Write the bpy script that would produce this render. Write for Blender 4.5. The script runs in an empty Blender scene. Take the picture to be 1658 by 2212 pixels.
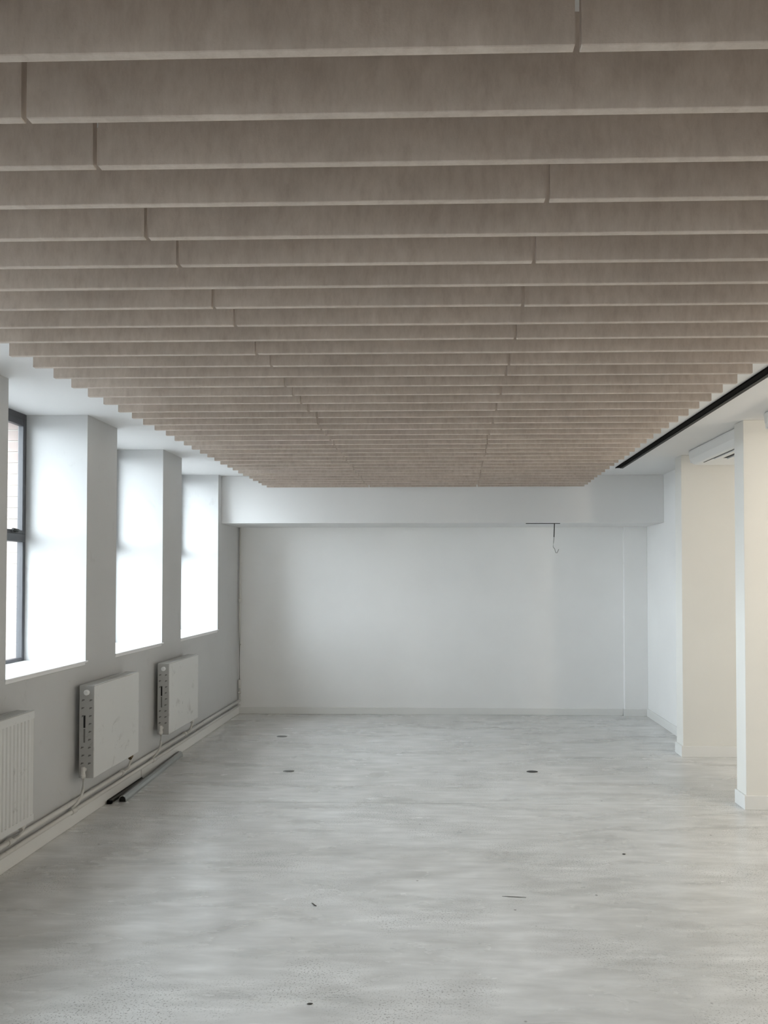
import bpy, bmesh, math, random
from mathutils import Vector, Matrix
random.seed(7)
S = bpy.context.scene
COL = S.collection
PI = math.pi

# ------------------------------------------------------------------ camera
F, PPX, PPY, CAMH = 1650.0, 909.0, 1213.0, 1.6
YAW, PITCH = math.atan(43 / F), math.atan(33 / F)
cam = bpy.data.cameras.new('camera')
cam_o = bpy.data.objects.new('camera', cam)
COL.objects.link(cam_o)
cam.sensor_fit = 'AUTO'
cam.sensor_width = 36.0
cam.lens = F / 2212 * 36.0
cam.shift_x = (829 - PPX) / 2212
cam.shift_y = (PPY - 1106) / 2212
cam.clip_start = 0.02
cam_o.location = (0, 0, CAMH)
cam_o.rotation_euler = (PI / 2 + PITCH, 0, YAW)
S.camera = cam_o

# ------------------------------------------------------------------ world, light, exposure
w = bpy.data.worlds.new('overcast_sky')
S.world = w
w.use_nodes = True
bg = w.node_tree.nodes['Background']
bg.inputs['Color'].default_value = (0.86, 0.935, 1.0, 1)
bg.inputs['Strength'].default_value = 12.0
S.view_settings.view_transform = 'Standard'
S.view_settings.look = 'None'
S.view_settings.gamma = 1.0
S.view_settings.use_curve_mapping = False
S.view_settings.exposure = 0.43
S.cycles.max_bounces = 14
S.cycles.diffuse_bounces = 10
S.cycles.transparent_max_bounces = 12
S.cycles.sample_clamp_indirect = 6.0

XL, XR, YB, CEIL = -2.375, 2.375, 8.92, 2.69      # left wall, right wall, back wall, ceiling
XW = -2.79                                         # room-side face of the window frames
SILL = 1.04
WINS = [(4.12, 5.06), (5.53, 6.46), (6.93, 8.08), (2.71, 3.65), (1.30, 2.24), (-0.11, 0.83), (-1.52, -0.58)]
YF = -3.0                                          # wall behind the camera
XO = 5.6                                           # far wall of the side bay


def area(name, loc, rot, sx, sy, energy, color=(1, 1, 1), portal=False):
    l = bpy.data.lights.new(name, 'AREA')
    l.shape = 'RECTANGLE'; l.size = sx; l.size_y = sy
    l.energy = energy; l.color = color
    if portal: l.cycles.is_portal = True
    o = bpy.data.objects.new(name, l)
    o.location = loc; o.rotation_euler = rot
    COL.objects.link(o)
    return o


for (a, b) in WINS:      # portals only guide the sampling of the sky through each window
    area('window_portal', (-3.04, (a + b) / 2, (SILL + CEIL) / 2), (0, -PI / 2, 0), CEIL - SILL, b - a, 1, portal=True)
# warm ceiling lamps of the side bay on the right, outside the frame
for loc, e in (((3.25, 4.25, 1.95), 22), ((4.2, 2.0, 2.2), 36), ((4.3, 6.15, 2.2), 7)):
    pl = bpy.data.lights.new('side_bay_lamp', 'POINT')
    pl.energy = e; pl.color = (1.0, 0.885, 0.73); pl.shadow_soft_size = 0.12
    po = bpy.data.objects.new('side_bay_lamp', pl); po.location = loc; COL.objects.link(po)


# ------------------------------------------------------------------ materials
def mat(name, col, rough=0.6, metal=0.0, spec=0.5):
    m = bpy.data.materials.new(name)
    m.use_nodes = True
    b = m.node_tree.nodes['Principled BSDF']
    b.inputs['Base Color'].default_value = (*col, 1)
    b.inputs['Roughness'].default_value = rough
    b.inputs['Metallic'].default_value = metal
    b.inputs['Specular IOR Level'].default_value = spec
    return m


class NT:
    def __init__(s, m):
        s.t = m.node_tree; s.b = s.t.nodes['Principled BSDF']

    def n(s, typ, **kw):
        o = s.t.nodes.new(typ)
        for k, v in kw.items():
            if k in o.inputs: o.inputs[k].default_value = v
            else: setattr(o, k, v)
        return o

    def l(s, a, b): s.t.links.new(a, b)

    def coords(s, scale=(1, 1, 1), rot=(0, 0, 0), kind='Object'):
        c = s.n('ShaderNodeTexCoord'); mp = s.n('ShaderNodeMapping')
        mp.inputs['Scale'].default_value = scale; mp.inputs['Rotation'].default_value = rot
        s.l(c.outputs[kind], mp.inputs['Vector']); return mp.outputs['Vector']

    def noise(s, vec, scale, detail=4, rough=0.55, dist=0.0):
        o = s.n('ShaderNodeTexNoise'); o.inputs['Scale'].default_value = scale
        o.inputs['Detail'].default_value = detail; o.inputs['Roughness'].default_value = rough
        o.inputs['Distortion'].default_value = dist
        s.l(vec, o.inputs['Vector']); return o.outputs['Fac']

    def ramp(s, fac, stops):
        o = s.n('ShaderNodeValToRGB'); e = o.color_ramp.elements
        while len(e) < len(stops): e.new(0.5)
        for i, (p, c) in enumerate(stops):
            e[i].position = p; e[i].color = (*c, 1) if len(c) == 3 else c
        s.l(fac, o.inputs['Fac']); return o.outputs['Color']

    def mix(s, fac, a, b, mode='MIX'):
        o = s.n('ShaderNodeMix'); o.data_type = 'RGBA'; o.blend_type = mode
        for sock, v in ((o.inputs['Factor'], fac), (o.inputs['A'], a), (o.inputs['B'], b)):
            if hasattr(v, 'links'): s.l(v, sock)
            elif isinstance(v, (int, float)): sock.default_value = v
            else: sock.default_value = (*v, 1)
        return o.outputs['Result']

    def bump(s, h, strength=0.1, dist=0.01):
        o = s.n('ShaderNodeBump'); o.inputs['Strength'].default_value = strength; o.inputs['Distance'].default_value = dist
        s.l(h, o.inputs['Height']); s.l(o.outputs['Normal'], s.b.inputs['Normal'])


def g(v): return (v, v, v)


def painted(name, col, dirt=0.06, rough=0.62, scuffs=0.0):
    m = mat(name, col, rough, spec=0.3); t = NT(m)
    v = t.coords(kind='Object')
    n1 = t.ramp(t.noise(v, 1.3, 5), [(0.3, g(1 - dirt)), (0.7, g(1.0))])
    c = t.mix(1.0, col, n1, 'MULTIPLY')
    if scuffs:
        n2 = t.noise(v, 7.0, 8, 0.7, 0.6)
        f = t.ramp(n2, [(0.60, g(0.0)), (0.74, g(scuffs))])
        c = t.mix(f, c, (0.17, 0.155, 0.135))
    t.l(c, t.b.inputs['Base Color'])
    t.bump(t.noise(v, 90, 3), 0.06, 0.003)
    return m


WALL = painted('white_wall_paint', (0.89, 0.885, 0.875), 0.05)
WALL_L = painted('white_wall_paint_darkened', (0.585, 0.585, 0.582), 0.06, scuffs=0.15)  # same wall white, colour darkened to tame overlit reveals; scuffs are wear
CEILM = painted('white_ceiling_paint', (0.76, 0.755, 0.75), 0.03)
CREAM = painted('warm_white_paint', (0.80, 0.785, 0.745), 0.05)
TRIM = painted('white_gloss_trim', (0.80, 0.795, 0.775), 0.05, 0.35)
SILLM = painted('white_sill_paint', (0.86, 0.86, 0.86), 0.02, 0.35)
RAD = painted('white_radiator_enamel', (0.69, 0.69, 0.675), 0.06, 0.35, scuffs=0.55)
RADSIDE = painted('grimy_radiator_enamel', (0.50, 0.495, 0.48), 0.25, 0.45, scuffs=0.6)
RADTOP = painted('dusty_radiator_enamel', (0.55, 0.54, 0.51), 0.25, 0.5, scuffs=0.7)
PIPE = painted('painted_pipe', (0.70, 0.685, 0.65), 0.12, 0.4, scuffs=0.5)
DARKHOLE = mat('dark_opening', (0.012, 0.012, 0.012), 0.8)
BRASS = mat('tarnished_brass', (0.16, 0.12, 0.07), 0.45, 0.8)
CHROME = mat('dull_chrome', (0.6, 0.6, 0.6), 0.3, 1.0)
WHITEPL = mat('white_plastic', (0.82, 0.82, 0.81), 0.35)
ALUDARK = mat('dark_grey_window_metal', (0.060, 0.060, 0.066), 0.4)
BLACK = mat('black_metal', (0.004, 0.004, 0.004), 0.8, spec=0.05)
CHAR = mat('charcoal_metal', (0.045, 0.045, 0.043), 0.6, spec=0.2)
ALU = mat('brushed_aluminium', (0.42, 0.43, 0.42), 0.35, 0.9)
DKSTEEL = mat('dark_steel', (0.075, 0.072, 0.065), 0.5, 0.5)
CABLE = mat('dark_cable', (0.05, 0.05, 0.045), 0.6)
CABLEG = mat('grey_cable_core', (0.30, 0.30, 0.28), 0.6)
LID = mat('dark_floor_lid', (0.05, 0.05, 0.048), 0.45, 0.4)
LIDRIM = mat('steel_lid_rim', (0.25, 0.25, 0.24), 0.4, 0.8)


def concrete():
    m = mat('polished_concrete', g(0.5), 0.3); t = NT(m)
    v = t.coords((1.0, 2.9, 1.0)); v1 = t.coords((1, 1, 1))
    big = t.noise(v1, 0.5, 3)
    n1 = t.noise(v, 1.5, 7, 0.55, 0.35)
    n2 = t.noise(v, 3.6, 5, 0.5, 0.2)
    c = t.ramp(n1, [(0.25, (0.47, 0.466, 0.452)), (0.48, (0.635, 0.634, 0.624)), (0.75, (0.79, 0.79, 0.785))])
    c2 = t.ramp(n2, [(0.22, (0.48, 0.474, 0.457)), (0.5, (0.645, 0.643, 0.632)), (0.82, (0.86, 0.86, 0.855))])
    c = t.mix(0.45, c, c2)
    v3 = t.coords((1.0, 4.2, 1.0))
    n3 = t.noise(v3, 4.5, 4, 0.5, 0.25)
    c = t.mix(1.0, c, t.ramp(n3, [(0.25, g(0.90)), (0.5, g(1.0)), (0.8, g(1.14))]), 'MULTIPLY')
    c = t.mix(1.0, c, t.ramp(big, [(0.3, (0.86, 0.845, 0.82)), (0.65, g(1.03))]), 'MULTIPLY')
    vo = t.n('ShaderNodeTexVoronoi'); vo.inputs['Scale'].default_value = 7.0; t.l(v1, vo.inputs['Vector'])
    dots = t.ramp(vo.outputs['Distance'], [(0.03, g(0.85)), (0.06, g(0.0))])
    keep = t.ramp(t.noise(v1, 3.1, 2), [(0.50, g(0.0)), (0.58, g(1.0))])
    c = t.mix(t.mix(1.0, dots, keep, 'MULTIPLY'), c, (0.16, 0.15, 0.135))
    # pitted specks, gathered in worn patches
    sp = t.noise(v1, 120, 3, 0.6)
    pm = t.ramp(t.noise(v1, 1.3, 3), [(0.47, g(0.0)), (0.60, g(1.0))])
    pits = t.mix(1.0, t.ramp(sp, [(0.56, g(0.0)), (0.63, g(0.7))]), pm, 'MULTIPLY')
    c = t.mix(pits, c, (0.2, 0.19, 0.175))
    t.l(c, t.b.inputs['Base Color'])
    r = t.ramp(n1, [(0.2, g(0.36)), (0.8, g(0.14))])
    t.l(r, t.b.inputs['Roughness'])
    t.bump(n2, 0.05, 0.012)
    return m


FLOORM = concrete()


def felt():
    m = mat('taupe_felt', (0.36, 0.32, 0.28), 0.95, spec=0.05); t = NT(m)
    v = t.coords((1, 1, 0.35)); v2 = t.coords((1, 1, 1))
    a = t.noise(v, 38, 5, 0.7); b = t.noise(v2, 5, 4)
    c = t.ramp(a, [(0.25, (0.475, 0.398, 0.342)), (0.5, (0.565, 0.487, 0.425)), (0.78, (0.64, 0.56, 0.498))])
    c = t.mix(1.0, c, t.ramp(b, [(0.3, g(0.90)), (0.7, g(1.05))]), 'MULTIPLY')
    t.l(c, t.b.inputs['Base Color'])
    t.bump(t.noise(v2, 260, 3), 0.15, 0.002)
    b = t.b
    b.inputs['Sheen Weight'].default_value = 0.15
    return m


FELT = felt()


def brickm():
    m = mat('pale_red_brick', (0.36, 0.24, 0.19), 0.9, spec=0.1); t = NT(m)
    o = t.n('ShaderNodeObjectInfo'); v = t.coords()
    c = t.ramp(t.noise(v, 4, 4), [(0.3, (0.33, 0.265, 0.24)), (0.7, (0.46, 0.385, 0.355))])
    t.l(c, t.b.inputs['Base Color']); return m


BRICK = brickm()
MORTAR = painted('pale_mortar', (0.52, 0.48, 0.44), 0.1, 0.9)
PAVE = painted('grey_paving', (0.17, 0.17, 0.17), 0.2, 0.9)


def glassm():
    m = bpy.data.materials.new('window_glass'); m.use_nodes = True
    nt = m.node_tree; nt.nodes.clear()
    out = nt.nodes.new('ShaderNodeOutputMaterial'); mx = nt.nodes.new('ShaderNodeMixShader')
    tr = nt.nodes.new('ShaderNodeBsdfTransparent'); tr.inputs['Color'].default_value = (0.95, 0.968, 0.97, 1)
    gl = nt.nodes.new('ShaderNodeBsdfGlossy'); gl.inputs['Roughness'].default_value = 0.02
    fr = nt.nodes.new('ShaderNodeLayerWeight'); fr.inputs['Blend'].default_value = 0.5
    pw = nt.nodes.new('ShaderNodeMath'); pw.operation = 'POWER'; pw.inputs[1].default_value = 3.5
    ad = nt.nodes.new('ShaderNodeMath'); ad.operation = 'MULTIPLY_ADD'; ad.inputs[1].default_value = 0.8; ad.inputs[2].default_value = 0.035
    nt.links.new(fr.outputs['Facing'], pw.inputs[0]); nt.links.new(pw.outputs[0], ad.inputs[0])
    nt.links.new(ad.outputs[0], mx.inputs[0]); nt.links.new(tr.outputs[0], mx.inputs[1])
    nt.links.new(gl.outputs[0], mx.inputs[2]); nt.links.new(mx.outputs[0], out.inputs[0])
    return m


GLASS = glassm()


# ------------------------------------------------------------------ mesh helpers
def box(bm, x0, x1, y0, y1, z0, z1):
    vs = [bm.verts.new(p) for p in ((x0, y0, z0), (x1, y0, z0), (x1, y1, z0), (x0, y1, z0),
                                    (x0, y0, z1), (x1, y0, z1), (x1, y1, z1), (x0, y1, z1))]
    for f in ((0, 3, 2, 1), (4, 5, 6, 7), (0, 1, 5, 4), (1, 2, 6, 5), (2, 3, 7, 6), (3, 0, 4, 7)):
        bm.faces.new([vs[i] for i in f])


def tube(bm, pts, r, seg=12, cap=True):
    pts = [Vector(p) for p in pts]; rings = []
    for i, p in enumerate(pts):
        d = (pts[min(i + 1, len(pts) - 1)] - pts[max(i - 1, 0)]).normalized()
        u = d.cross(Vector((0, 0, 1)))
        if u.length < 1e-3: u = d.cross(Vector((0, 1, 0)))
        u.normalize(); v = d.cross(u)
        rr = r[i] if isinstance(r, (list, tuple)) else r
        rings.append([bm.verts.new(p + (u * math.cos(2 * PI * k / seg) + v * math.sin(2 * PI * k / seg)) * rr) for k in range(seg)])
    for a, b in zip(rings, rings[1:]):
        for k in range(seg):
            f = bm.faces.new((a[k], a[(k + 1) % seg], b[(k + 1) % seg], b[k])); f.smooth = True
    if cap:
        bm.faces.new(rings[0][::-1]); bm.faces.new(rings[-1])


def prism(bm, prof, a, b):
    """extrude a closed profile of 3-D vectors from offset a to offset b"""
    p0 = [bm.verts.new(Vector(p) + Vector(a)) for p in prof]; p1 = [bm.verts.new(Vector(p) + Vector(b)) for p in prof]
    n = len(prof)
    for i in range(n): bm.faces.new((p0[i], p0[(i + 1) % n], p1[(i + 1) % n], p1[i]))
    bm.faces.new(p0[::-1]); bm.faces.new(p1)


def obj(name, bm, m, parent=None, bevel=0.0, seg=2, loc=None):
    bmesh.ops.recalc_face_normals(bm, faces=bm.faces)
    if loc is not None: bmesh.ops.translate(bm, verts=bm.verts, vec=-Vector(loc))
    me = bpy.data.meshes.new(name); bm.to_mesh(me); bm.free()
    me.materials.append(m)
    o = bpy.data.objects.new(name, me); COL.objects.link(o)
    if loc is not None: o.location = loc
    if bevel:
        md = o.modifiers.new('bevel', 'BEVEL'); md.width = bevel; md.segments = seg; md.limit_method = 'ANGLE'
    if parent is not None:
        o.parent = parent
        o.matrix_parent_inverse = Matrix.Translation(-parent.location)
    return o


def tag(o, label=None, cat=None, group=None, kind=None):
    if label: o['label'] = label
    if cat: o['category'] = cat
    if group: o['group'] = group
    if kind: o['kind'] = kind
    return o


def empty(name, loc, label, cat, group=None, kind=None):
    o = bpy.data.objects.new(name, None); o.empty_display_size = 0.1
    o.location = loc; COL.objects.link(o)
    return tag(o, label, cat, group, kind)


def boxobj(name, dims, m, parent=None, bevel=0.0):
    bm = bmesh.new(); box(bm, *dims)
    return obj(name, bm, m, parent, bevel)


# ------------------------------------------------------------------ room shell
bm = bmesh.new()
JY = 5.43                                              # saw-cut joint in the slab
box(bm, XL - 0.6, XO + 0.2, YF - 0.2, JY - 0.002, -0.15, 0)
box(bm, XL - 0.6, XO + 0.2, JY + 0.002, YB + 0.3, -0.15, 0)
box(bm, XL - 0.6, XO + 0.2, YF - 0.2, YB + 0.3, -0.3, -0.15)
tag(obj('floor', bm, FLOORM), 'grey polished concrete floor with a thin saw-cut joint', 'floor', kind='structure')
tag(boxobj('ceiling', (XL - 0.6, XO + 0.2, YF - 0.2, YB + 0.3, CEIL, CEIL + 0.2), CEILM),
    'plain white painted ceiling above the felt slats', 'ceiling', kind='structure')

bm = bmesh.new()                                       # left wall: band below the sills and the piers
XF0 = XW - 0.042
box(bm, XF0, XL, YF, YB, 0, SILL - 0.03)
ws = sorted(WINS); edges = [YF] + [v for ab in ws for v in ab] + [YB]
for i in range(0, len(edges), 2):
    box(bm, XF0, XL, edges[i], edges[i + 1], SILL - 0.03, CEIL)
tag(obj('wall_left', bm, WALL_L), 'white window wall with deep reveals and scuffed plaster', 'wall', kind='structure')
tag(boxobj('wall_back', (XL - 0.5, XO, YB, YB + 0.2, 0, CEIL), WALL), 'plain white end wall below the deep beam', 'wall', kind='structure')
tag(boxobj('wall_front', (XL - 0.5, XO, YF - 0.2, YF, 0, CEIL), WALL), 'white wall behind the viewpoint', 'wall', kind='structure')
tag(boxobj('wall_outer', (XO, XO + 0.2, YF, YB, 0, CEIL), CREAM), 'warm white far wall of the side bay', 'wall', kind='structure')
tag(boxobj('wall_right', (XR, XR + 0.2, 7.06, YB, 0, CEIL), WALL), 'short white right wall between end wall and far wall nib', 'wall', kind='structure')
tag(boxobj('wall_pilaster', (2.11, XR, 8.868, YB, 0, 2.178), WALL, bevel=0.004), 'shallow white pilaster in the right corner of the end wall', 'pilaster', kind='structure')
tag(boxobj('trim_1', (XL, XR, 8.20, YB, 2.178, CEIL), CEILM, bevel=0.004), 'deep white ceiling beam across the end of the room', 'beam', kind='structure')
tag(boxobj('wall_far_nib', (2.150, XO, 6.885, 7.065, 0, CEIL), CREAM, bevel=0.004), 'cream wall nib beside the short right wall, partly hidden by the nearer nib', 'wall', kind='structure')
tag(boxobj('wall_near_nib', (2.098, 2.62, 5.345, 5.51, 0, CEIL), CREAM, bevel=0.004), 'nearest cream wall nib cut by the right picture edge', 'wall', kind='structure')

# baseboards ---------------------------------------------------------------
SK = 0.085


def board(bm, dims): box(bm, *dims)


b_l = empty('baseboard_left', (XL, 3, 0), 'white skirting boards along the window wall under the pipes', 'baseboard', kind='structure')
for (a, b) in ((YF, 2.2), (2.203, 5.985), (6.0, YB)):
    boxobj('board', (XL, -2.36, a, b, 0, SK), TRIM, b_l, 0.004)
tag(boxobj('baseboard_back', (-2.36, 2.095, YB - 0.016, YB, 0, 0.078), TRIM, bevel=0.003), 'low white skirting along the end wall', 'baseboard', kind='structure')
tag(boxobj('baseboard_pilaster', (2.095, XR - 0.0, 8.852, 8.868, 0, 0.083), TRIM, bevel=0.003), 'short white skirting across the corner pilaster', 'baseboard', kind='structure')
tag(boxobj('baseboard_right', (XR - 0.016, XR, 7.065, 8.852, 0, 0.09), TRIM, bevel=0.003), 'white skirting along the short right wall', 'baseboard', kind='structure')
for nm, x0, y0, y1, x1, lab in (('baseboard_far_nib', 2.150, 6.885, 7.065, XO, 'cream skirting wrapped round the foot of the far wall nib'),
                                ('baseboard_near_nib', 2.098, 5.345, 5.51, 2.62, 'white skirting wrapped round the foot of the nearest wall nib')):
    bm = bmesh.new()
    t = 0.016
    prof = [(x0 - t, y0 - t), (x1, y0 - t), (x1, y0), (x0, y0), (x0, y1), (x0 - t, y1)]
    prism(bm, [(x, y, 0) for x, y in prof], (0, 0, 0), (0, 0, 0.097))
    tag(obj(nm, bm, TRIM, bevel=0.003), lab, 'baseboard', kind='structure')

# ------------------------------------------------------------------ windows
WLAB = ['nearest tall window in view, dark grey frame and brick outside', 'middle tall window in view, only its bright reveal showing',
        'farthest tall window, beside the end wall beam'] + ['tall window in the left wall outside the picture'] * 4
for i, (a, b) in enumerate(WINS):
    wo = empty('window_%d' % (i + 1), (XW, (a + b) / 2, SILL), WLAB[i], 'window', 'tall windows in the left wall', 'structure')
    x0, x1 = XF0, XW
    fz0, fz1 = SILL, CEIL
    bm = bmesh.new()                                   # outer frame
    box(bm, x0, x1, a, a + 0.03, fz0, fz1); box(bm, x0, x1, b - 0.03, b, fz0, fz1)
    box(bm, x0, x1, a + 0.03, b - 0.03, fz1 - 0.045, fz1)
    box(bm, x0, x1, a + 0.03, b - 0.03, fz0, fz0 + 0.022)
    obj('outer_frame', bm, ALUDARK, wo, 0.003)
    boxobj('transom', (x0, x1 + 0.012, a + 0.03, b - 0.03, 1.832, 1.885), ALUDARK, wo, 0.003)
    sx0, sx1 = XW - 0.026, XW + 0.010                  # opening sash above the transom
    bm = bmesh.new(); s0, s1, q0, q1 = a + 0.03, b - 0.03, 1.885, CEIL - 0.045
    box(bm, sx0, sx1, s0, s0 + 0.026, q0, q1); box(bm, sx0, sx1, s1 - 0.026, s1, q0, q1)
    box(bm, sx0, sx1, s0 + 0.026, s1 - 0.026, q1 - 0.04, q1); box(bm, sx0, sx1, s0 + 0.026, s1 - 0.026, q0, q0 + 0.024)
    sash = obj('sash', bm, ALUDARK, wo, 0.003)
    boxobj('pane', (XW - 0.014, XW - 0.008, s0 + 0.02, s1 - 0.02, q0 + 0.02, q1 - 0.035), GLASS, wo)
    boxobj('pane', (XW - 0.026, XW - 0.020, a + 0.025, b - 0.025, fz0 + 0.018, 1.836), GLASS, wo)
    bm = bmesh.new(); hy = b - 0.16                    # casement catch on the sash bottom rail
    box(bm, sx1, sx1 + 0.012, hy - 0.03, hy + 0.03, q0 + 0.003, q0 + 0.025)
    tube(bm, [(sx1 + 0.012, hy, q0 + 0.014), (sx1 + 0.035, hy, q0 + 0.016), (sx1 + 0.042, hy - 0.02, q0 + 0.018), (sx1 + 0.042, hy - 0.085, q0 + 0.022)], 0.007, 8)
    obj('catch', bm, CHAR, wo)
    bm = bmesh.new()                                   # sill board with a small projecting nose
    box(bm, XF0, XL, a, b, SILL - 0.03, SILL)
    box(bm, XL, XL + 0.010, a - 0.012, b + 0.018, SILL - 0.012, SILL)
    obj('sill', bm, SILLM, wo, 0.003)

# ------------------------------------------------------------------ outside: brick outer leaf of the window wall
leaf = empty('wall_outer_leaf', (XF0, 3, 0), 'pale brick outer face of the window wall, seen at the nearest window', 'brick wall', kind='structure')
bm = bmesh.new()
box(bm, XF0 - 0.20, XF0, YF, YB, -1, SILL - 0.035)
for i in range(0, len(edges), 2):
    box(bm, XF0 - 0.194, XF0, edges[i] + (0.006 if i else 0), edges[i + 1], SILL - 0.035, CEIL)
box(bm, XF0 - 0.20, XF0, YF, YB, CEIL, CEIL + 0.6)
obj('mortar', bm, MORTAR, leaf)
mesh_of = {}
for wi, (a, b) in enumerate(WINS[:3]):
    for r in range(22):
        z = SILL - 0.03 + r * 0.0755
        if z + 0.065 > CEIL: continue
        L = 0.215 if r % 2 else 0.1025
        if L not in mesh_of:
            bm = bmesh.new(); box(bm, -0.20, 0.0, 0, L, 0, 0.065)
            o = obj('brick', bm, BRICK); mesh_of[L] = o.data
        else:
            o = bpy.data.objects.new('brick', mesh_of[L]); COL.objects.link(o)
        o.location = (XF0 - random.uniform(0, 0.002), b - random.uniform(0, 0.003), z); o.parent = leaf
        o.matrix_parent_inverse = Matrix.Translation(-leaf.location)
tag(boxobj('ground_outside', (-60, XL - 0.6, -40, 60, -1.2, -1.0), PAVE), 'paved yard outside the windows', 'ground', kind='structure')

# ------------------------------------------------------------------ slatted felt ceiling
raft = empty('slatted_ceiling', (-0.17, 4.5, CEIL), 'large taupe felt slatted ceiling raft covering most of the room', 'slatted ceiling')
SX0, SX1, ZB, TH, GAP = -1.757, 1.392, 2.50, 0.020, 0.011
JL = {1: -.817, 2: -.756, 4: -.781, 5: -.757, 7: -.761, 8: -.736, 10: -.745, 11: -.724, 13: -.736, 14: -.733, 15: -.726, 16: -.718, 17: -.701}
JR = {0: .233, 3: .255, 5: .266, 7: .272, 9: .281, 11: .289, 12: .291, 14: .295, 16: .298}
cache = {}
for k in range(-6, 37):
    y1 = 1.303 + 0.1763 * k; y0 = y1 - TH
    cuts = []
    if k < 0:
        cuts = [[-.76], [.24], [-.75, .25], [-.77], [.23], [-.76]][k + 6]
    elif k <= 17:
        if k in JL: cuts.append(JL[k])
        if k in JR: cuts.append(JR[k])
    else:
        cuts.append(-.728 + random.uniform(-.008, .008))
        if k % 7 != 5: cuts.append(.290 + (k - 16) * .0038 + random.uniform(-.006, .006))
    e0 = SX0 + random.uniform(-.006, .006)
    e1 = 1.380 + max(0, k - 20) * 0.003 + random.uniform(-.005, .005)
    xs = [e0] + cuts + [e1]
    for j in range(len(xs) - 1):
        a = xs[j] + (GAP / 2 if j else 0); b = xs[j + 1] - (GAP / 2 if j < len(xs) - 2 else 0)
        bm = bmesh.new(); box(bm, a, b, y0, y1, ZB + random.uniform(-.0015, .0015), CEIL)
        bmesh.ops.bevel(bm, geom=[e for e in bm.edges if min(v.co.z for v in e.verts) < CEIL - .01 and max(v.co.z for v in e.verts) < CEIL - .01],
                        offset=0.0015, segments=1, affect='EDGES')
        obj('slat', bm, FELT, raft)

# ------------------------------------------------------------------ black linear track
tr = empty('linear_track', (1.70, 3.0, CEIL - 0.001), 'slim black linear track along the right edge of the slats', 'ceiling track')
TY0, TY1 = -1.0, 7.64
def strip(name, xa, xb, h, m):                         # long bar, square to the ceiling, a touch out of line with the slats
    bm = bmesh.new()
    def sx(y): return 0.0125 * (y - 3.9)
    zt = CEIL - 0.0006
    vs = [bm.verts.new((x + sx(y), y, z)) for y in (TY0, TY1) for x, z in ((xa, zt - h), (xb, zt - h), (xb, zt), (xa, zt))]
    for f in ((0, 1, 2, 3), (7, 6, 5, 4), (0, 4, 5, 1), (1, 5, 6, 2), (2, 6, 7, 3), (3, 7, 4, 0)):
        bm.faces.new([vs[i] for i in f])
    return obj(name, bm, m, tr)


strip('channel', 1.694, 1.738, 0.006, BLACK)
strip('side_lip', 1.738, 1.764, 0.010, CHAR)
strip('side_lip', 1.690, 1.694, 0.010, BLACK)


# ------------------------------------------------------------------ ceiling air units in the side bay
def air_unit(y0, y1, label):
    x0, x1, z0 = 2.135, 2.75, 2.565
    u = empty('air_conditioner', ((x0 + x1) / 2, (y0 + y1) / 2, CEIL - 0.001), label, 'air conditioner', 'slim ceiling air units in the side bay')
    bm = bmesh.new()
    # section across the casing: sloping side, flat belly
    prof = [(x0, 0, CEIL - 0.0006), (x0 + 0.012, 0, z0 + 0.05), (x0 + 0.05, 0, z0), (x1 - 0.05, 0, z0), (x1 - 0.012, 0, z0 + 0.05), (x1, 0, CEIL - 0.0006)]
    prism(bm, prof, (0, y0, 0), (0, y1, 0))
    obj('casing', bm, WHITEPL, u, 0.02, 3)
    boxobj('air_slot', (x0 + 0.075, x0 + 0.083, y0 + 0.02, y1 - 0.18, z0 - 0.002, z0 + 0.01), CHAR, u)
    boxobj('air_slot', (x0 + 0.135, x0 + 0.178, y0 + 0.02, y1 - 0.42, z0 - 0.002, z0 + 0.01), DARKHOLE, u)
    boxobj('air_slot', (x0 + 0.225, x0 + 0.24, y0 + 0.02, y1 - 0.42, z0 - 0.002, z0 + 0.01), DARKHOLE, u)
    bm = bmesh.new(); box(bm, x0 + 0.085, x0 + 0.132, y0 + 0.02, y1 - 0.40, z0 - 0.012, z0)
    obj('louvre', bm, WHITEPL, u, 0.004)
    bm = bmesh.new(); box(bm, x0 + 0.181, x0 + 0.222, y0 + 0.02, y1 - 0.42, z0 - 0.014, z0)
    obj('louvre', bm, WHITEPL, u, 0.004)
    boxobj('end_cap', (x0 + 0.03, x1 - 0.03, y1, y1 + 0.03, z0 + 0.02, CEIL - 0.01), WHITEPL, u, 0.01)


air_unit(5.56, 6.66, 'white ceiling air unit with dark slots between the two wall nibs')
air_unit(4.02, 5.12, 'white ceiling air unit cut off at the right picture edge above the nearest nib')


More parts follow.
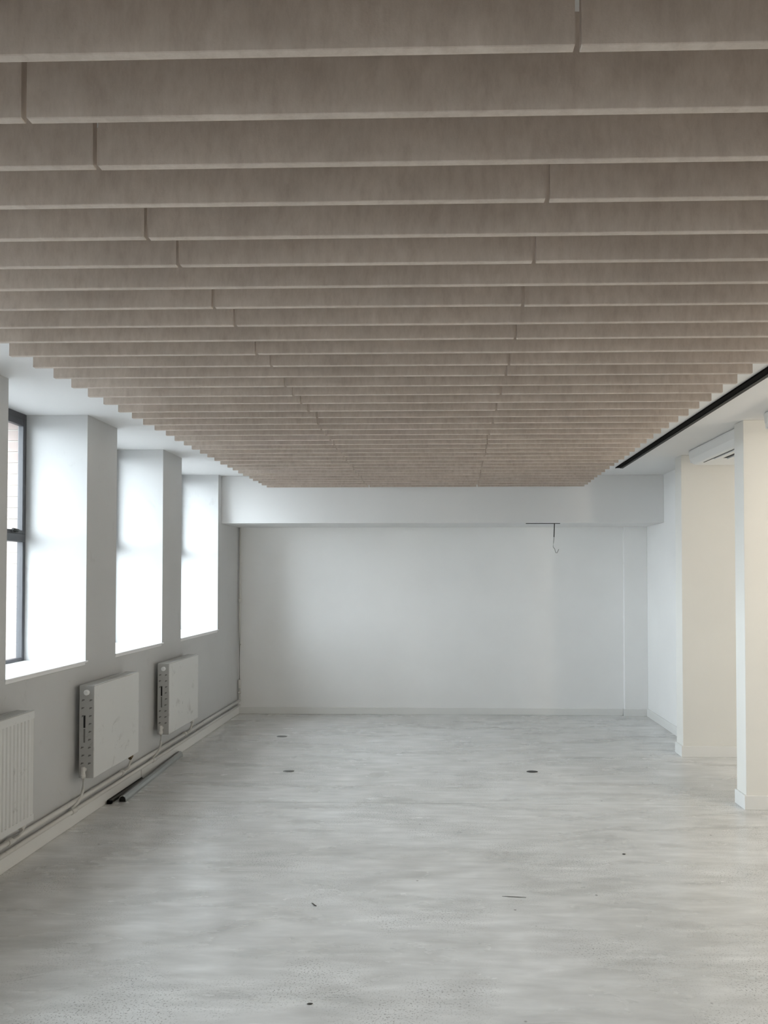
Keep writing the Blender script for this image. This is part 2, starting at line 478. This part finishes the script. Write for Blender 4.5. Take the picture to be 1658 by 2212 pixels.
# ------------------------------------------------------------------ radiators
def radiator(y0, y1, z0, z1, fluted, label, lock=None):
    XB, XF = -2.338, -2.24
    r = empty('radiator', ((XB + XF) / 2, (y0 + y1) / 2, z0), label, 'radiator', 'white panel radiators under the windows')
    bm = bmesh.new()
    if fluted:
        n = int((y1 - y0 - 0.04) / 0.0333); pts = [(XF - 0.012, y0 + 0.0), (XF, y0 + 0.006)]
        for k in range(n):
            c = y0 + 0.02 + k * (y1 - y0 - 0.04) / n; p = (y1 - y0 - 0.04) / n
            pts += [(XF, c + p * 0.05), (XF, c + p * 0.55), (XF - 0.007, c + p * 0.68), (XF - 0.007, c + p * 0.88)]
        pts += [(XF, y1 - 0.006), (XF - 0.012, y1)]
        zz = (z0 + 0.035, z1 - 0.045)
        prism(bm, [(x, y, 0) for x, y in pts] + [(XF - 0.014, y1, 0), (XF - 0.014, y0, 0)], (0, 0, zz[0]), (0, 0, zz[1]))
        box(bm, XF - 0.014, XF, y0, y1, z0, z0 + 0.035); box(bm, XF - 0.014, XF, y0, y1, z1 - 0.045, z1 - 0.004)
        obj('front_panel', bm, RAD, r)
    else:
        box(bm, XF - 0.014, XF, y0, y1, z0, z1 - 0.004)
        obj('front_panel', bm, RAD, r, 0.005, 3)
    boxobj('back_panel', (XB, XB + 0.014, y0 + 0.005, y1 - 0.005, z0 + 0.01, z1 - 0.01), RAD, r, 0.003)
    bm = bmesh.new()                                   # convector fins between the panels
    k = y0 + 0.03
    while k < y1 - 0.02:
        box(bm, XB + 0.014, XF - 0.014, k, k + 0.003, z0 + 0.03, z1 - 0.03); k += 0.03
    obj('fins', bm, RADTOP, r)
    bm = bmesh.new()                                   # top grille
    box(bm, XF - 0.016, XF - 0.001, y0, y1, z1 - 0.008, z1); box(bm, XB, XB + 0.012, y0, y1, z1 - 0.008, z1)
    k = y0
    while k < y1 - 0.012:
        box(bm, XB + 0.012, XF - 0.016, k, k + 0.014, z1 - 0.007, z1 - 0.001); k += 0.021
    box(bm, XB + 0.012, XF - 0.016, y1 - 0.012, y1, z1 - 0.007, z1 - 0.001)
    obj('top_grille', bm, RADTOP, r)
    for ye, sgn in ((y0, -1), (y1, 1)):                # end covers
        ya, yb = (ye - 0.004, ye) if sgn < 0 else (ye, ye + 0.004)
        ec = boxobj('side_panel', (XB, XF - 0.004, ya, yb, z0, z1 - 0.003), RADSIDE, r, 0.0015)
        yo = ye + sgn * 0.0042
        bm = bmesh.new(); h = z1 - z0                  # punched louvres: small dark nicks under raised lips
        for q in range(9):
            zq = z1 - 0.10 - q * (h - 0.19) / 8
            for cx in (XB + 0.014, XB + 0.062):
                if 3 <= q <= 5 and cx < XB + 0.03: continue
                d = random.uniform(-0.004, 0.004)
                prism(bm, [(cx + d, 0, zq - 0.004), (cx + d + 0.020, 0, zq + 0.006), (cx + d + 0.018, 0, zq + 0.010), (cx + d + 0.004, 0, zq + 0.010)],
                      (0, ye + sgn * 0.003, 0), (0, yo + sgn * 0.0015, 0))
        tag(obj('louvre_nicks', bm, mat_nick, ec), kind='stuff')
        bm = bmesh.new(); zc = (z0 + z1) / 2 + 0.03
        box(bm, XB + 0.028, XB + 0.040, min(ye, yo + sgn * 0.001), max(ye, yo + sgn * 0.001), zc - 0.005, zc + 0.075)
        obj('bracket_slot', bm, DARKHOLE, ec)
        bm = bmesh.new()
        box(bm, XB + 0.029, XB + 0.039, min(ye, yo + sgn * 0.001), max(ye, yo + sgn * 0.001), zc - 0.10, zc - 0.012)
        obj('bracket_slot', bm, mat_nick, ec)
        bm = bmesh.new(); tube(bm, [(XB + 0.05, ye - sgn * 0.01, z1 - 0.045), (XB + 0.05, ye + sgn * 0.016, z1 - 0.045), (XB + 0.05, ye + sgn * 0.022, z1 - 0.045)], [0.018, 0.018, 0.011], 14)
        obj('blanking_plug', bm, WHITEPL, r)
    # near valve with its tail pipe, far lockshield
    vy = y0 - 0.028
    bm = bmesh.new()
    tube(bm, [(XB + 0.04, y0 + 0.01, z0 + 0.055), (XB + 0.04, vy, z0 + 0.055)], 0.013, 10)
    tube(bm, [(XB + 0.04, vy, z0 + 0.078), (XB + 0.04, vy, z0 + 0.03), (XB + 0.04, vy, z0 + 0.028), (XB + 0.04, vy, z0 + 0.005)], [0.011, 0.013, 0.012, 0.010], 10)
    v = obj('valve', bm, PIPE, r)
    bm = bmesh.new(); tube(bm, [(XB + 0.04, vy, z0 + 0.03), (XB + 0.04, vy, z0 + 0.008)], 0.016, 6)
    obj('valve_nut', bm, PIPE, v)
    bm = bmesh.new(); tube(bm, [(XB + 0.04, vy, z0 + 0.01), (XB + 0.04, vy, 0.24), (XB + 0.035, vy - 0.005, 0.20), (XB + 0.02, vy - 0.03, 0.155), (PX, vy - 0.06, 0.128)], 0.0085, 10)
    obj('tail_pipe', bm, PIPE, r)
    vy = y1 + 0.03
    bm = bmesh.new()
    vy = y1 - 0.03
    vx = XB + 0.055
    tube(bm, [(vx, vy, z0 + 0.02), (vx, vy, z0 - 0.012)], 0.011, 10)
    tube(bm, [(vx, vy - 0.022, z0 - 0.034), (vx, vy + 0.004, z0 - 0.022), (vx, vy + 0.018, z0 - 0.010)], [0.013, 0.015, 0.011], 10)
    obj('lockshield_valve', bm, lock or PIPE, r)
    bm = bmesh.new(); tube(bm, [(vx, vy + 0.012, z0 - 0.005), (vx - 0.004, vy + 0.008, z0 - 0.05), (vx - 0.02, vy - 0.002, 0.19), (PX, vy - 0.008, 0.17)], 0.0085, 10)
    obj('tail_pipe', bm, PIPE, r)
    for yy in (y0 + 0.12, y1 - 0.12):
        boxobj('wall_bracket', (XL + 0.0005, XB, yy - 0.015, yy + 0.015, z0 + 0.05, z1 - 0.08), DKSTEEL, r)


PX = -2.343                                            # axis of the heating pipes
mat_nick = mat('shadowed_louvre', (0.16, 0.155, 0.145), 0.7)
radiator(3.20, 4.172, 0.262, 0.866, True, 'fluted white radiator cut by the left picture edge')
radiator(4.905, 5.632, 0.300, 0.897, False, 'flat scuffed radiator between the fluted one and the far one', BRASS)
radiator(6.270, 7.018, 0.300, 0.885, False, 'farthest flat radiator with smudges, nearest the end wall')

# ------------------------------------------------------------------ pipes
for z, r, lab, yend in ((0.162, 0.015, 'upper painted heating pipe running along the window wall', 8.86), (0.108, 0.014, 'lower painted heating pipe just above the left skirting', 8.86)):
    p = empty('heating_pipe', (PX, 4, z), lab, 'pipe', 'heating pipes along the window wall')
    bm = bmesh.new(); tube(bm, [(PX, YF + 0.05, z), (PX, 2, z), (PX, 6, z), (PX, yend, z)], r, 14)
    obj('pipe', bm, PIPE, p)
    bm = bmesh.new()
    for yy in ((4.84, 6.20) if z < 0.13 else (4.125, 5.59, 6.97)):
        bm2 = bmesh.new(); tube(bm2, [(PX, yy - 0.03, z), (PX, yy + 0.03, z)], r + 0.005, 14)
        obj('fitting', bm2, PIPE, p)
    bm.free()
    for yy in (1.0, 3.0, 5.15, 7.4, 8.5):
        boxobj('clip', (XL, PX, yy - 0.008, yy + 0.008, z - 0.006, z + 0.006), PIPE, p)

rp = empty('riser_pipe', (-2.35, 8.865, 0.1), 'thin vertical pipe in the left corner by the end wall', 'pipe')
RX, RY = -2.352, 8.885
bm = bmesh.new(); tube(bm, [(RX, RY, 2.178), (RX, RY, 1.0), (RX, RY, 0.20), (RX, RY - 0.02, 0.165), (PX, 8.84, 0.162)], 0.011, 12)
obj('pipe', bm, PIPE, rp)
for z0, z1, rr in ((1.30, 1.345, 0.017), (0.30, 0.40, 0.017), (0.24, 0.262, 0.02)):
    bm = bmesh.new(); tube(bm, [(RX, RY, z0), (RX, RY, z1)], rr, 12)
    obj('coupling', bm, PIPE, rp)
for z in (1.75, 0.8):
    boxobj('clip', (RX - 0.006, RX + 0.006, RY, YB, z, z + 0.014), PIPE, rp)

# ------------------------------------------------------------------ loose metal lengths on the floor
m1 = empty('metal_profile', (-2.26, 5.4, 0), 'bright aluminium hollow rail lying on the floor beside the skirting', 'metal rail')
A, B = Vector((-2.262, 5.40, 0.0)), Vector((-2.332, 6.80, 0.0))
d = (B - A).normalized(); sd = Vector((d.y, -d.x, 0))
outer = [(-0.026, 0.0), (-0.026, 0.022), (-0.016, 0.040), (0.004, 0.044), (0.020, 0.034), (0.026, 0.016), (0.026, 0.0)]
bm = bmesh.new()
inner = [(x * 0.86, 0.0025 + z * 0.88) for x, z in outer]
ro0 = [bm.verts.new(A + sd * x + Vector((0, 0, z))) for x, z in outer]; ro1 = [bm.verts.new(B + sd * x + Vector((0, 0, z))) for x, z in outer]
ri0 = [bm.verts.new(A + sd * x + Vector((0, 0, z))) for x, z in inner]; ri1 = [bm.verts.new(B + sd * x + Vector((0, 0, z))) for x, z in inner]
n = len(outer)
for i in range(n):
    j = (i + 1) % n
    bm.faces.new((ro0[i], ro0[j], ro1[j], ro1[i])); bm.faces.new((ri0[j], ri0[i], ri1[i], ri1[j]))
    bm.faces.new((ro0[j], ro0[i], ri0[i], ri0[j])); bm.faces.new((ro1[i], ro1[j], ri1[j], ri1[i]))
obj('rail', bm, ALU, m1)
bm = bmesh.new()
prism(bm, [A + d * 0.004 + sd * x + Vector((0, 0, z)) for x, z in inner], (0, 0, 0), d * 0.02)
obj('hollow_shade', bm, DARKHOLE, m1)  # dark fill stands for the shade inside the hollow rail
bm = bmesh.new()
prism(bm, [A + sd * (x + 0.0) + Vector((0, 0, z)) for x, z in ((-0.0125, 0.0425), (-0.0085, 0.0435), (-0.0085, 0.0455), (-0.0125, 0.0445))], d * 0.0, d * 1.40)
obj('ridge', bm, DKSTEEL, m1)
m2 = empty('metal_profile', (-2.335, 5.38, 0), 'dark flat steel channel lying against the skirting behind the bright rail', 'metal rail')
bm = bmesh.new()
prism(bm, [(-2.358, 0, 0), (-2.324, 0, 0), (-2.324, 0, 0.018), (-2.327, 0, 0.018), (-2.327, 0, 0.004), (-2.355, 0, 0.004), (-2.355, 0, 0.022), (-2.358, 0, 0.022)], (0, 5.37, 0), (0, 6.0, 0))
obj('channel', bm, DKSTEEL, m2)
boxobj('web', (-2.353, -2.328, 5.39, 5.99, 0.012, 0.016), DKSTEEL, m2)
boxobj('dark_hollow_end', (-2.350, -2.318, 5.345, 5.37, 0.0, 0.022), BLACK, m2, 0.002)  # black colour stands for shade in the open hollow end

# ------------------------------------------------------------------ floor outlet lids
LIDG = mat('grey_floor_lid', (0.16, 0.16, 0.155), 0.5)


def squash(bm, yc):                                    # the covers are oblong, wider than deep
    for v in bm.verts: v.co.y = yc + (v.co.y - yc) * 0.62


for x, y, r, lab, mm in ((-1.592, 7.648, 0.052, 'small flush floor lid nearest the end wall', LIDRIM), (-1.254, 6.29, 0.046, 'faint flush floor lid in the middle left of the floor', LIDRIM),
                         (0.747, 6.327, 0.046, 'dark flush floor lid on the right half of the floor', LID)):
    o = empty('floor_lid', (x, y, 0), lab, 'floor lid', 'flush lids in the concrete floor')
    bm = bmesh.new(); tube(bm, [(x, y, 0.0), (x, y, 0.002), (x, y, 0.0035)], [r, r, r - 0.003], 28); squash(bm, y); obj('rim', bm, mm, o)
    bm = bmesh.new(); tube(bm, [(x, y, 0.003), (x, y, 0.0048)], [r - 0.008, r - 0.009], 24); squash(bm, y); obj('lid', bm, LID if mm is LID else LIDG, o)

# ------------------------------------------------------------------ cable stub under the beam
cb = empty('hanging_cable', (1.1, 8.26, 2.178), 'loose dark cable dangling from a slot under the beam', 'cable')
boxobj('slot_plate', (0.915, 1.280, 8.235, 8.275, 2.172, 2.178), CABLE, cb)
CY = 8.255
bm = bmesh.new(); tube(bm, [(1.222, CY, 2.174), (1.219, CY, 2.10), (1.216, CY, 2.028)], 0.0055, 8); obj('sheath', bm, CABLE, cb)
bm = bmesh.new(); tube(bm, [(1.216, CY, 2.03), (1.211, CY, 1.97), (1.207, CY, 1.925), (1.212, CY, 1.913), (1.224, CY, 1.900), (1.228, CY, 1.88), (1.236, CY, 1.858), (1.248, CY, 1.856), (1.258, CY, 1.875), (1.266, CY, 1.897)], 0.0035, 8)
obj('wire', bm, CABLEG, cb)

# ------------------------------------------------------------------ small chips of debris on the floor
CHIP = mat('dark_debris', (0.06, 0.055, 0.045), 0.8)


def floor_at(px, py):
    fw = Vector((-math.sin(YAW) * math.cos(PITCH), math.cos(YAW) * math.cos(PITCH), math.sin(PITCH)))
    rt = Vector((math.cos(YAW), math.sin(YAW), 0)); up = rt.cross(fw)
    d = fw * F + rt * (px - PPX) - up * (py - PPY)
    return Vector((0, 0, CAMH)) - d * (CAMH / d.z)


for px, py, L, ang, lab in ((678, 1955, 0.022, 2.3, 'tiny dark splinter lying on the floor left of centre'),
                            (669, 2170, 0.011, 0.2, 'tiny dark crumb on the floor nearest the bottom picture edge'),
                            (1347, 1846, 0.010, 0.0, 'tiny dark crumb on the floor in front of the nearest nib'),
                            (1110, 1938, 0.060, 3.05, 'long thin dark sliver lying flat on the floor right of centre')):
    p = floor_at(px, py)
    bm = bmesh.new(); u = Vector((math.cos(ang), math.sin(ang), 0)); nrm = Vector((-u.y, u.x, 0))
    wd = 0.0016 if L > 0.05 else 0.003
    tube(bm, [p - u * L + Vector((0, 0, wd)), p - u * L * 0.3 + nrm * L * 0.15 * (L < 0.05) + Vector((0, 0, wd)), p + u * L * 0.4 + Vector((0, 0, wd)), p + u * L + Vector((0, 0, wd))], [wd * 0.5, wd, wd, wd * 0.4], 6)
    for v in bm.verts: v.co.z = max(0.0, v.co.z)
    tag(obj('debris_chip', bm, CHIP, loc=tuple(p)), lab, 'debris', 'scraps of debris on the floor')
